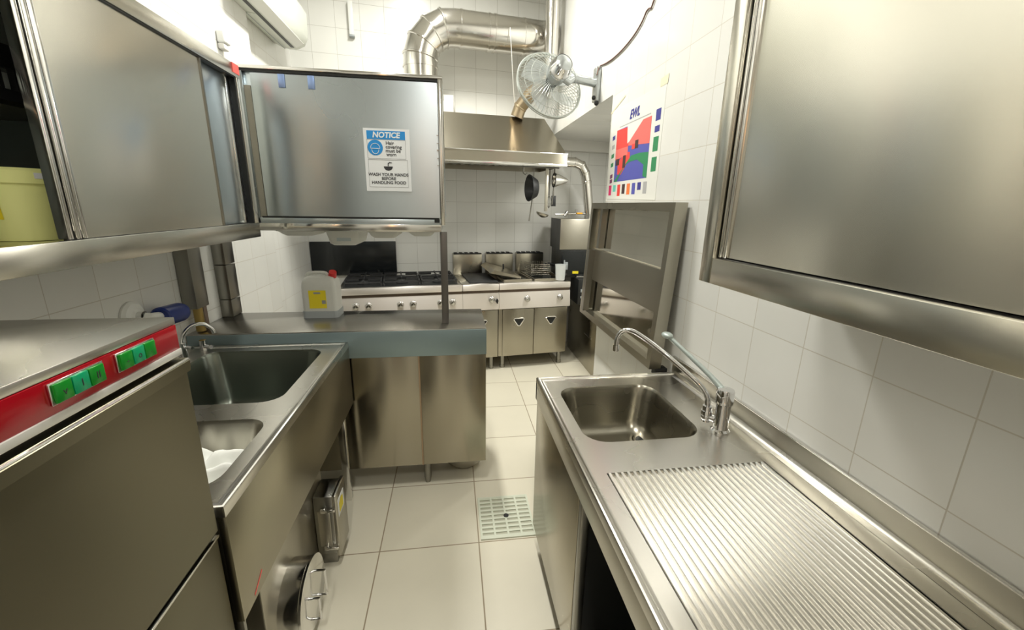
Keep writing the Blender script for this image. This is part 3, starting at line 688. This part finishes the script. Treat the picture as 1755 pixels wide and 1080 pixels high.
# ================= back of the kitchen, in the frame of the back wall =================
def bthing(name,label,cat,x,y,z,**k): return thing(name,label,cat,tuple(bw(x,y,z)),A7,**k)
def bobj(name,m,mat,par,label=None,**k):
    m.xf(Matrix.Translation((B0.x,B0.y,0)) @ Matrix.Rotation(A7,4,'Z')); return obj(name,m,mat,par,label,**k)
YF=-.68
SSr=steel('steel_range',(.40,.37,.30),.28,(1,1,50)); SSf=steel('steel_fascia',(.88,.83,.79),.42,(1,1,60))
def unit(name,label,cat,x0,x1,seed=0):
    t=bthing(name,label,cat,(x0+x1)/2,-.35,0)
    bobj('cabinet_body',M().box(x0+.004,x1-.004,YF+.03,-.03,.13,.60,.002),SSr,t)
    bobj('top_plate',M().box(x0+.001,x1-.001,YF+.03,-.02,.78,.845,.002),SSt,t)
    bobj('front_rail',M().box(x0,x1,YF-.012,YF+.045,.792,.850,.006),SSf,t)
    bobj('shadow_strip',M().box(x0+.001,x1-.001,YF+.012,YF+.05,.765,.792),MATS_['strip_dark'],t)
    m=M(); m.loft([[(x,YF-.004,.765),(x,YF-.020,.630),(x,YF-.020,.612),(x,YF+.05,.605),(x,YF+.05,.765)] for x in (x0,x1)])
    bobj('control_fascia',m,SSf,t)
    for x in (x0+.055,x1-.055):
        for y in (YF+.075,-.1):
            bobj('leg',M().lathe([(.022,.132),(.022,.03),(.025,.028),(.025,0)],(x,y,0),cap0=True,cap1=True,n=16),SSd,t)
    return t
MATS_={'strip_dark':plain('strip_dark',(.16,.12,.09),.4,.5)}
def knob(t,x,z=.697):
    y=YF-.011
    k=bobj('knob',M().lathe([(.030,0),(.030,.004),(.026,.008),(.024,.026),(.019,.033),(.001,.035)],(x,y,z),(0,-1,-.1),n=24),knob_m,t)
    bobj('pointer',M().box(x-.004,x+.004,y-.040,y-.030,z-.004,z+.022,.001),chrome,k)
def door(t,x0,x1,hs=1):
    d=bobj('door',M().box(x0+.003,x1-.003,YF+.008,YF+.03,.135,.60,.003),SSr,t)
    cx=(x0+x1)/2+.005; cz=.475
    # triangular recessed grip with a raised lip
    tri=[(cx-.052,cz+.024),(cx-.040,cz+.034),(cx+.040,cz+.034),(cx+.052,cz+.024),(cx+.012,cz-.036),(cx,cz-.040),(cx-.012,cz-.036)]
    m=M(); m.tube([(a,YF+.004,b) for a,b in tri],.006,8,closed=True)
    bobj('grip_lip',m,SSp,d)
    bobj('grip_recess',M().poly([(cx+(a-cx)*.9,YF+.006,cz+(b-cz)*.9) for a,b in tri],(0,.0015,0)),black,d)
def flue(t,x0,x1):
    bobj('flue_back',M().box(x0,x1,-.085,-.02,.845,1.062,.003),SSr,t)
    m=M()
    for k in range(5):
        a=x0+.012+(x1-x0-.024)*k/5; m.box(a,a+(x1-x0)*.10,-.08,-.03,1.062,1.072)
    m.box(x0+.004,x1-.004,-.086,-.03,1.052,1.063)
    bobj('flue_grille',m,black,t)
def burner(t,cx,cy):
    b=bobj('burner',M().lathe([(.055,.0),(.055,.012),(.040,.016),(.038,.026),(.001,.028)],(cx,cy,.847),n=24),iron,t)
def pan_support(t,x0,x1,y0,y1):
    m=M(); z=.888
    m.box(x0,x1,y0,y0+.012,z-.012,z).box(x0,x1,y1-.012,y1,z-.012,z).box(x0,x0+.012,y0,y1,z-.012,z).box(x1-.012,x1,y0,y1,z-.012,z)
    cx,cy=(x0+x1)/2,(y0+y1)/2
    for dx,dy in ((1,0),(-1,0),(0,1),(0,-1)):
        a=(cx+dx*.045,cy+dy*.045); b=((x1-.006) if dx>0 else (x0+.006) if dx<0 else cx,(y1-.006) if dy>0 else (y0+.006) if dy<0 else cy)
        m.box(min(a[0],b[0])-.005,max(a[0],b[0])+.005,min(a[1],b[1])-.005,max(a[1],b[1])+.005,z-.012,z+.006)
    for x in (x0,x1-.012):
        for y in (y0,y1-.012): m.box(x,x+.012,y,y+.012,.846,z-.012)
    bobj('pan_support',m,iron,t)

# six burner range, left
rx0,rx1=-1.10,-.060
t=unit('gas_range','six burner gas range on the left of the cooking line, largest unit','stove',rx0,rx1)
bobj('drip_tray',M().box(rx0+.03,rx1-.03,YF+.06,-.06,.845,.849),black,t)
for i in range(3):
    for j in range(2):
        w_=(rx1-rx0-.06)/3; a=rx0+.03+w_*i; b_=YF+.07+.27*j
        burner(t,a+w_/2,b_+.135); pan_support(t,a+.006,a+w_-.006,b_+.004,b_+.262)
for x in (-.969,-.866,-.603,-.496,-.257,-.150): knob(t,x)
door(t,rx0+.01,-.56); door(t,-.56,rx1-.01)
# griddle in the middle
t=unit('griddle_unit','flat griddle unit with one knob between the gas range and the fryer','stove',-.058,.279)
bobj('griddle_plate',M().box(.02,.29,YF+.07,-.10,.845,.862,.006),iron,t)
flue(t,-.057,.240); knob(t,.208,.705); bobj('gas_lever',M().box(.252,.262,YF-.045,YF-.012,.672,.715,.003).box(.244,.270,YF-.030,YF-.014,.686,.702,.003),black,t)
door(t,-.052,.277)
# twin fryer right
t=unit('deep_fryer','twin tank deep fryer with two triangular-grip doors at the right end of the cooking line','fryer',.281,.985)
for x0,x1 in ((.345,.63),(.65,.955)):
    m=M(); m.box(x0,x1,YF+.09,YF+.10,.845,.868).box(x0,x1,-.12,-.11,.845,.868).box(x0,x0+.01,YF+.09,-.11,.845,.868).box(x1-.01,x1,YF+.09,-.11,.845,.868)
    k_=bobj('tank_rim',m,SSr,t); bobj('oil',M().box(x0+.01,x1-.01,YF+.10,-.12,.845,.853),blackg,k_)
flue(t,.283,.574); flue(t,.613,.915)
knob(t,.551,.700); knob(t,.880,.703)
door(t,.318,.632); door(t,.632,.968)
# tilted steel lid on the griddle / fryer joint
t=bthing('tilted_cover','long shallow steel tray leaning over the fryer, next to the griddle','cover',.40,-.35,.87)
m=M(); m.loft([[(.22,y,z+.075),(.26,y,z+.105),(.52,y,z+.035),(.52,y,z+.018)] for y,z in ((YF+.10,.855),(-.12,.868))])
bobj('cover_body',m,SSr,t); bobj('cover_handle',M().box(.395,.41,-.36,-.345,.93,.985,.003),black,t)
# basket and pots at the right end
t=bthing('fryer_basket','wire fryer basket with dark handles resting on the right fryer tank','basket',.80,-.3,.87)
m=M()
for k in range(9):
    x=.66+.19*k/8; m.tube([(x,-.46,.99),(x,-.44,.885),(x,-.24,.885),(x,-.22,.99)],.0016,6)
for k in range(6):
    z=.885+.10*k/5; m.tube([(.66,-.46,z),(.85,-.46,z),(.85,-.22,z),(.66,-.22,z)],.0016,6,closed=True)
bobj('wire_basket',m,SSr,t)
bobj('handle',M().tube([(.85,-.40,.99),(.90,-.42,.985),(.945,-.43,.975)],.008,10).tube([(.85,-.33,.975),(.90,-.35,.965),(.945,-.36,.955)],.008,10),black,t)
t=bthing('measuring_jug','clear plastic jug standing beside the fryer basket','jug',.92,-.22,.868)
bobj('body',M().lathe([(.001,.002),(.045,.002),(.052,.13),(.055,.15),(.050,.13),(.043,.006),(.001,.006)],(.905,-.615,.855),n=24),clear_m,t)

# black panel, tile stain
t=bthing('black_splash_panel','black glass-like splash panel on the back wall above the left burners','panel',-1.0,-.02,.86)
bobj('panel',M().box(-1.395,-.615,-.035,-.005,.86,1.185,.003),blackg,t)
bobj('panel_foot',M().box(-1.20,-1.18,-.06,-.035,.86,.90).box(-.80,-.78,-.06,-.035,.86,.90),black,t)

# ---------------- extraction hood ----------------
hx0,hx1,hy=-1.25,.862,-.76
t=bthing('extraction_hood','wide stainless extraction hood over the cooking line','hood',-.2,-.4,1.88)
z0,z1,z2=1.885,1.985,2.33
m=M()
def q4(x0,x1,y,z,y1=-.005): return [(x0,y,z),(x1,y,z),(x1,y1,z),(x0,y1,z)]
m.loft([q4(hx0,hx1,hy,z0),q4(hx0,hx1,hy,z1),q4(hx0+.01,hx1-.01,hy+.010,z1+.006),q4(hx0+.10,hx1-.085,hy+.40,z2)],False,True)
bobj('canopy',m,SSr,t)
bobj('fascia_lip',M().box(hx0-.001,hx1+.001,hy-.006,hy+.02,z0-.004,z0+.014,.002).box(hx0,hx1+.002,hy-.004,hy+.004,z1-.006,z1+.004,.001),SSp,t)
bobj('inner_liner',M().box(hx0+.03,hx1-.03,hy+.03,-.03,z0+.05,z0+.055),SSd,t)
m=M()
for k in range(24):
    x=hx0+.06+(hx1-hx0-.16)*k/24; m.box(x,x+.035,hy+.28,-.08,z0+.035,z0+.048)
bobj('grease_filter',m,SSd,t)
bobj('gutter',M().box(hx0+.02,hx1-.02,hy+.03,hy+.10,z0-.006,z0+.012,.002),SSp,t)
bobj('hook_rail',M().tube([(.36,hy+.13,z0-.008),(.84,hy+.13,z0-.008)],.005,8),SSd,t)

# ducts
def seg_elbow(m,pts,r,n=28):
    for p,q in zip(pts,pts[1:]): pass
    m.tube(pts,r,n)
    P_=[Vector(p) for p in pts]
    for i in range(1,len(P_)-1):
        d=(P_[i+1]-P_[i-1]).normalized(); c=P_[i]
        m.loft([m.ring(c-d*.010,d,r*1.0,n),m.ring(c-d*.005,d,r*1.06,n),m.ring(c+d*.005,d,r*1.06,n),m.ring(c+d*.010,d,r*1.0,n)],False,False)
    return m
dc=-.335; dr_=.142
t=bthing('exhaust_duct','fat silver exhaust duct rising from the hood and elbowing to the right','duct',dc,-.33,z2)
bobj('riser',M().cyl((dc,-.33,z2),(dc,-.33,2.68),dr_,n=40).cyl((dc,-.33,2.655),(dc,-.33,2.672),dr_*1.04,n=40).cyl((dc,-.33,2.50),(dc,-.33,2.515),dr_*1.04,n=40),duct_m,t)
el=[(dc,-.33,2.66),(dc,-.33,2.74),(dc+.03,-.33,2.84),(dc+.105,-.33,2.925),(dc+.20,-.33,2.975),(dc+.30,-.33,2.985)]
bobj('elbow',seg_elbow(M(),el,dr_),duct_m,t,sharp=.3)
m=M().cyl((dc+.29,-.33,2.985),(.855,-.33,2.985),dr_,n=40)
for x in (.0,.24,.29,.55,.80): m.cyl((x,-.33,2.985),(x+.016,-.33,2.985),dr_*1.035,n=40)
bobj('horizontal_run',m,duct_m,t)
t=bthing('round_flue','slim silver flue pipe rising behind the wall fan','pipe',.73,-.56,2.3)
bobj('pipe',M().tube([(.735,-.60,2.62),(.735,-.60,CEIL-.002)],.058,24),duct_m,t)
bobj('lower_bend',seg_elbow(M(),[(.50,-.40,2.32),(.525,-.42,2.40),(.60,-.50,2.50),(.70,-.58,2.57),(.735,-.60,2.64)],.058,24),plain('aged_flue',(.50,.40,.27),.3,.9),t,sharp=.3)
t=bthing('wire_drop','thin cable hanging from the horizontal duct down to the hood','cable',.3,-.25,2.35)
bobj('cable',M().tube([(.40,-.50,2.985),(.415,-.50,2.8),(.44,-.47,2.6),(.48,-.40,2.40),(.49,-.36,2.335)],.003,8),plaster,t)
t=bthing('junction_box','cream box fixed to the back wall just above the hood','box',-.10,-.06,2.33)
bobj('box',M().box(-.35,-.03,-.12,-.004,2.32,2.52,.004),plaster,t)
t=bthing('strip_light','small white fitting high on the back wall near the air conditioner','light',-.885,-.02,2.93)
bobj('body',M().box(-.905,-.865,-.045,-.003,2.945,3.20,.006),white_pl,t); bobj('end_cap',M().box(-.907,-.863,-.047,-.002,2.93,2.947,.003),grey_pl,t)

# flue pipe with bend at the right of the hood, gas valve
t=bthing('bent_pipe','bright insulated pipe bending down from the right end of the hood','pipe',1.15,-.42,1.43)
bobj('pipe',seg_elbow(M(),[(.868,-.42,1.955),(1.08,-.42,1.955),(1.15,-.42,1.93),(1.195,-.42,1.86),(1.215,-.42,1.78),(1.265,-.42,1.47)],.046,22),duct_m,t,sharp=.3)
bobj('lower_coupling',M().cyl((1.265,-.42,1.40),(1.265,-.42,1.475),.050),knob_m,t)
t=bthing('gas_valve','yellow-handled gas valve on a thin pipe beside the bent pipe','valve',1.1,-.42,1.45)
bobj('pipe',M().tube([(.90,-.42,1.470),(1.23,-.42,1.482)],.010,10).cyl((1.00,-.42,1.455),(1.03,-.42,1.495),.018).cyl((1.12,-.42,1.465),(1.12,-.42,1.52),.010),knob_m,t)
bobj('handle',M().box(1.12,1.18,-.45,-.435,1.474,1.490,.003),plain('amber',(.9,.45,.03),.4),t)

# hanging utensils
def hang(m,x,z,y=hy+.13): return m.tube([(x,y-.002,z-.012),(x,y-.010,z-.002),(x,y,z+.006),(x,y+.007,z)],.0022,6)
zt=z0-.008; uy=hy+.13
t=bthing('frying_pan','dark pan hung edge-on from the hood rail, leftmost utensil','pan',.60,uy,1.41)
bobj('pan',M().lathe([(.001,.0),(.075,.0),(.108,.055),(.116,.065),(.116,.060),(.078,-.004),(.001,-.004)],(.622,uy,1.70),(-1,-.05,0),n=36),iron,t)
bobj('handle',M().tube([(.590,uy-.01,1.60),(.578,uy-.01,1.50),(.566,uy-.01,1.41)],.0065,8),SSd,t)
bobj('hook',M().tube([(.60,uy,1.80),(.605,uy,1.86),(.605,uy,zt+.005)],.003,6),SSd,t)
t=bthing('soup_ladle','long steel ladle hanging from the hood rail','ladle',.72,uy,1.44)
bobj('handle',M().box(.712,.742,uy-.003,uy+.003,1.50,zt,.001),SS,t)
bobj('bowl',M().lathe([(.001,-.032),(.025,-.027),(.052,-.012),(.060,.006),(.057,.008),(.040,-.008),(.001,-.028)],(.695,uy,1.475),(.25,-.1,1),n=28),SS,t)
t=bthing('conical_strainer','conical steel strainer hanging with its tip pointing right','strainer',.84,uy,1.56)
bobj('cone',M().lathe([(.062,0),(.064,.004),(.045,.06),(.022,.115),(.001,.14)],(.795,uy,1.775),(1,-.1,-.02),n=30),SSp,t)
bobj('rim',M().lathe([(.062,-.004),(.067,0),(.062,.004)],(.795,uy,1.775),(1,-.1,-.02),n=30),black,t)
bobj('handle',M().tube([(.795,uy,1.715),(.79,uy,1.64),(.785,uy,1.56)],.005,8),SSd,t)
bobj('hook',M().tube([(.80,uy,1.835),(.80,uy,zt)],.006,8),SSd,t)
t=bthing('spatula','short dark spatula hanging behind the ladle','spatula',.81,uy+.06,1.55)
bobj('blade',M().box(.800,.845,uy+.06,uy+.064,1.545,1.64,.001),iron,t)
bobj('handle',M().tube([(.822,uy+.062,1.64),(.815,uy+.062,1.76),(.815,uy+.05,zt)],.004,8),SSd,t)
t=bthing('whisk','small wire whisk hanging between ladle and spatula','whisk',.76,uy+.03,1.48)
m=M()
for k in range(6):
    a=pi*k/6; m.tube([(.765,uy+.03,1.64)]+[(.765+.024*sin(pi*q/8)*cos(a),uy+.03+.024*sin(pi*q/8)*sin(a),1.64-.11*q/8-.0) for q in range(1,8)]+[(.765,uy+.03,1.525)],.0016,5)
m.cyl((.765,uy+.03,1.64),(.765,uy+.03,zt-.01),.006,n=10)
bobj('wires',m,SSd,t)
t=bthing('rail_hook','single empty hook under the hood rail','hook',.50,uy,1.83)
bobj('hook',M().tube([(.505,uy,zt),(.505,uy,1.825),(.520,uy-.01,1.812),(.535,uy-.01,1.828)],.006,8),SSd,t)

# ---------------- recess at the right: oven stack and low cabinet ----------------
t=thing('low_steel_cabinet','low dark stainless cabinet in the recess right of the fryer','cabinet',(1.5,3.95,0))
obj('body',M().box(1.275,1.745,3.48,4.40,.0,.585,.003),SSr,t)
obj('top',M().box(1.262,1.748,3.47,4.41,.585,.615,.004),SSt,t)
obj('handle',M().box(1.267,1.275,3.60,3.80,.34,.35),SSp,t)
t=thing('control_unit','small black electrical unit between the fryer and the folded table','electrical box',(1.42,3.95,.62))
obj('box',M().box(1.20,1.60,3.86,4.14,.616,.862,.005),black,t)
obj('switch',M().box(1.225,1.25,3.852,3.86,.74,.77,.002).box(1.225,1.245,3.852,3.86,.68,.70,.002),grey_pl,t)
t=thing('countertop_oven','black glass-door oven behind the fryer with a yellow sticker','oven',(1.3,4.15,.863))
obj('body',M().box(1.045,1.62,3.99,4.38,.863,1.135,.005),black,t)
dd=obj('door',M().box(1.055,1.45,3.972,3.99,.885,1.125,.004),blackg,t)
obj('handle',M().tube([(1.075,3.955,.92),(1.075,3.955,1.04)],.007,8),grey_pl,dd)
obj('yellow_sticker',M().box(1.165,1.225,3.9705,3.972,.905,.93),yellow,t)
obj('light_switch_cover',M().box(1.075,1.115,3.968,3.972,.945,1.02,.002),grey_pl,t)
obj('tray_edge',M().box(1.20,1.50,3.94,3.99,.866,.884,.002),knob_m,t)
t=thing('steel_housing','square brushed steel housing standing on top of the black oven','steel box',(1.3,4.15,1.136))
obj('shell',M().box(1.03,1.62,3.99,4.38,1.137,1.43,.004),SS,t)
obj('side_seam',M().box(1.027,1.03,3.99,4.38,1.137,1.43),black,t)

# ---------------- wall fan ----------------
t=thing('bracket_fan','silver-grey wall fan with wire cage mounted high on the right wall','fan',(XR,2.92,2.2))
D=Vector((.625,2.86,2.285)); ax=Vector((-.20,.86,-.36)).normalized(); Mo=D-ax*.17
u=ax.cross(Vector((0,0,1))).normalized(); v=u.cross(ax).normalized()
def fan_pt(r,a,h): return D+ax*h+u*r*cos(a)+v*r*sin(a)
fr=.215
fan_grey=plain('fan_silver',(.50,.53,.53),.22,.7); wire_m=plain('fan_wire',(.50,.53,.50),.3,.6)
m=M()
m.tube([fan_pt(fr,2*pi*k/60,0) for k in range(60)],.0062,8,closed=True)
m.tube([fan_pt(fr*.99,2*pi*k/60,.02) for k in range(60)],.003,6,closed=True)
for k in range(48):
    a=2*pi*k/48
    m.tube([fan_pt(.05,a,-.075),fan_pt(.12,a+.05,-.072),fan_pt(.175,a+.08,-.055),fan_pt(.205,a+.1,-.02),fan_pt(fr,a+.1,0)],.0015,5)
    m.tube([fan_pt(fr,a+.1,0),fan_pt(.205,a+.1,.03),fan_pt(.15,a+.08,.058),fan_pt(.05,a,.068)],.0015,5)
for r_,h in ((.10,-.073),(.15,-.065),(.19,-.042)): m.tube([fan_pt(r_,2*pi*k/48,h) for k in range(48)],.0014,5,closed=True)
obj('cage',m,wire_m,t)
for k in range(4):
    def bl(uu,vv,k=k):
        r=.035+.150*uu; wv=(.045+.075*sin(pi*min(1,uu*1.05)*.75)); a=2*pi*k/4+.4+(vv-.5)*wv/max(r,.04)*1.2+.55*uu
        return fan_pt(r,a,(vv-.5)*.05)
    m=M().grid(bl,8,6); obj('blade',m,blade_m,t)
obj('hub',M().lathe([(.001,.03),(.03,.028),(.038,.0),(.038,-.03)],D,ax,n=24),fan_grey,t)
obj('motor_housing',M().lathe([(.001,-.225),(.030,-.222),(.052,-.205),(.062,-.17),(.064,-.11),(.058,-.08),(.030,-.072),(.030,-.03)],D,ax,n=30),fan_grey,t)
obj('motor_cover',M().lathe([(.052,-.208),(.0655,-.165),(.068,-.145),(.066,-.13)],D,ax,n=30),chrome,t)
q=D-ax*.13
obj('neck_joint',M().tube([q+Vector((.02,0,-.03)),q+Vector((.07,.03,-.05)),(.775,2.83,2.325)],.020,12).sphere((.775,2.83,2.325),.030),fan_grey,t)
obj('arm',M().tube([(.775,2.83,2.325),(.955,2.92,2.325)],.026,14),fan_grey,t)
obj('wall_plate',M().box(XR-.035,XR-.001,2.885,2.955,2.215,2.42,.008),fan_grey,t)
obj('knob',M().sphere((.93,2.895,2.235),.014).sphere((.945,2.88,2.20),.015).cyl((.955,2.895,2.235),(.93,2.895,2.235),.006).cyl((.957,2.9,2.22),(.945,2.88,2.20),.006),rubber,t)
t=thing('fan_cord','thin brown cord running up the right wall to the fan','cord',(XR,2.6,2.3))
obj('cord',M().tube([(.93,2.86,2.36),(.945,2.88,2.40),(XR-.006,2.90,2.425),(XR-.006,2.80,2.41),(XR-.006,2.66,2.40),(XR-.006,2.5,2.405),(XR-.006,2.35,2.43),(XR-.006,2.25,2.48),(XR-.006,2.15,2.60),(XR-.006,2.10,CEIL-.01)],.004,8,smooth=4),plain('cord_brown',(.14,.07,.05),.5),t)

# ---------------- air conditioner ----------------
t=thing('air_conditioner','white wall air conditioner high on the left wall','air conditioner',(-1.2,3.55,2.7))
ay0,ay1=3.10,3.93; ax0=XL-.063
prof=[(ax0,2.735),(ax0+.06,2.705),(ax0+.16,2.70),(ax0+.215,2.725),(ax0+.245,2.78),(ax0+.25,2.95),(ax0+.22,3.0),(ax0,3.0)]
rear=M().loft([[(x,y,z) for x,z in prof] for y in (3.262,ay1-.03)]+[[(x-(.01 if x>ax0+.1 else 0),ay1-.006,z+(.006 if z<2.8 else -.006)) for x,z in prof]]+[[(x-(.03 if x>ax0+.1 else 0),ay1,z+(.02 if z<2.8 else -.02)) for x,z in prof]])
obj('body',rear,ac_m,t)
nb=[(max(x,XL+.001),z) for x,z in prof[1:-1]]; nb=[(XL+.001,2.71)]+nb[1:]+[(XL+.001,3.0)]
obj('front_body',M().loft([[(x,y,z) for x,z in nb] for y in (2.95,3.262)]),ac_m,t)
obj('air_slot',M().loft([[(ax0+.125,y,2.6995),(ax0+.150,y,2.698),(ax0+.150,y,2.705),(ax0+.125,y,2.705)] for y in (2.98,ay1-.075)]),black,t)
obj('seam_line',M().box(ax0+.062,ax0+.066,3.264,ay1-.02,2.7025,2.708),grey_pl,t)
obj('flap',M().loft([[(ax0+.165,y,2.699),(ax0+.222,y,2.728),(ax0+.220,y,2.733),(ax0+.165,y,2.704)] for y in (2.98,ay1-.075)]),white_pl,t)

# small white sensor on the left wall
t=thing('room_sensor','small white box-shaped sensor above the left wall cabinet','sensor',(XL,2.85,2.38))
obj('body',M().box(XL+.001,XL+.045,2.82,2.89,2.395,2.46,.010,3),white_pl,t)
obj('base',M().box(XL+.001,XL+.035,2.825,2.885,2.365,2.395,.006),plaster,t)
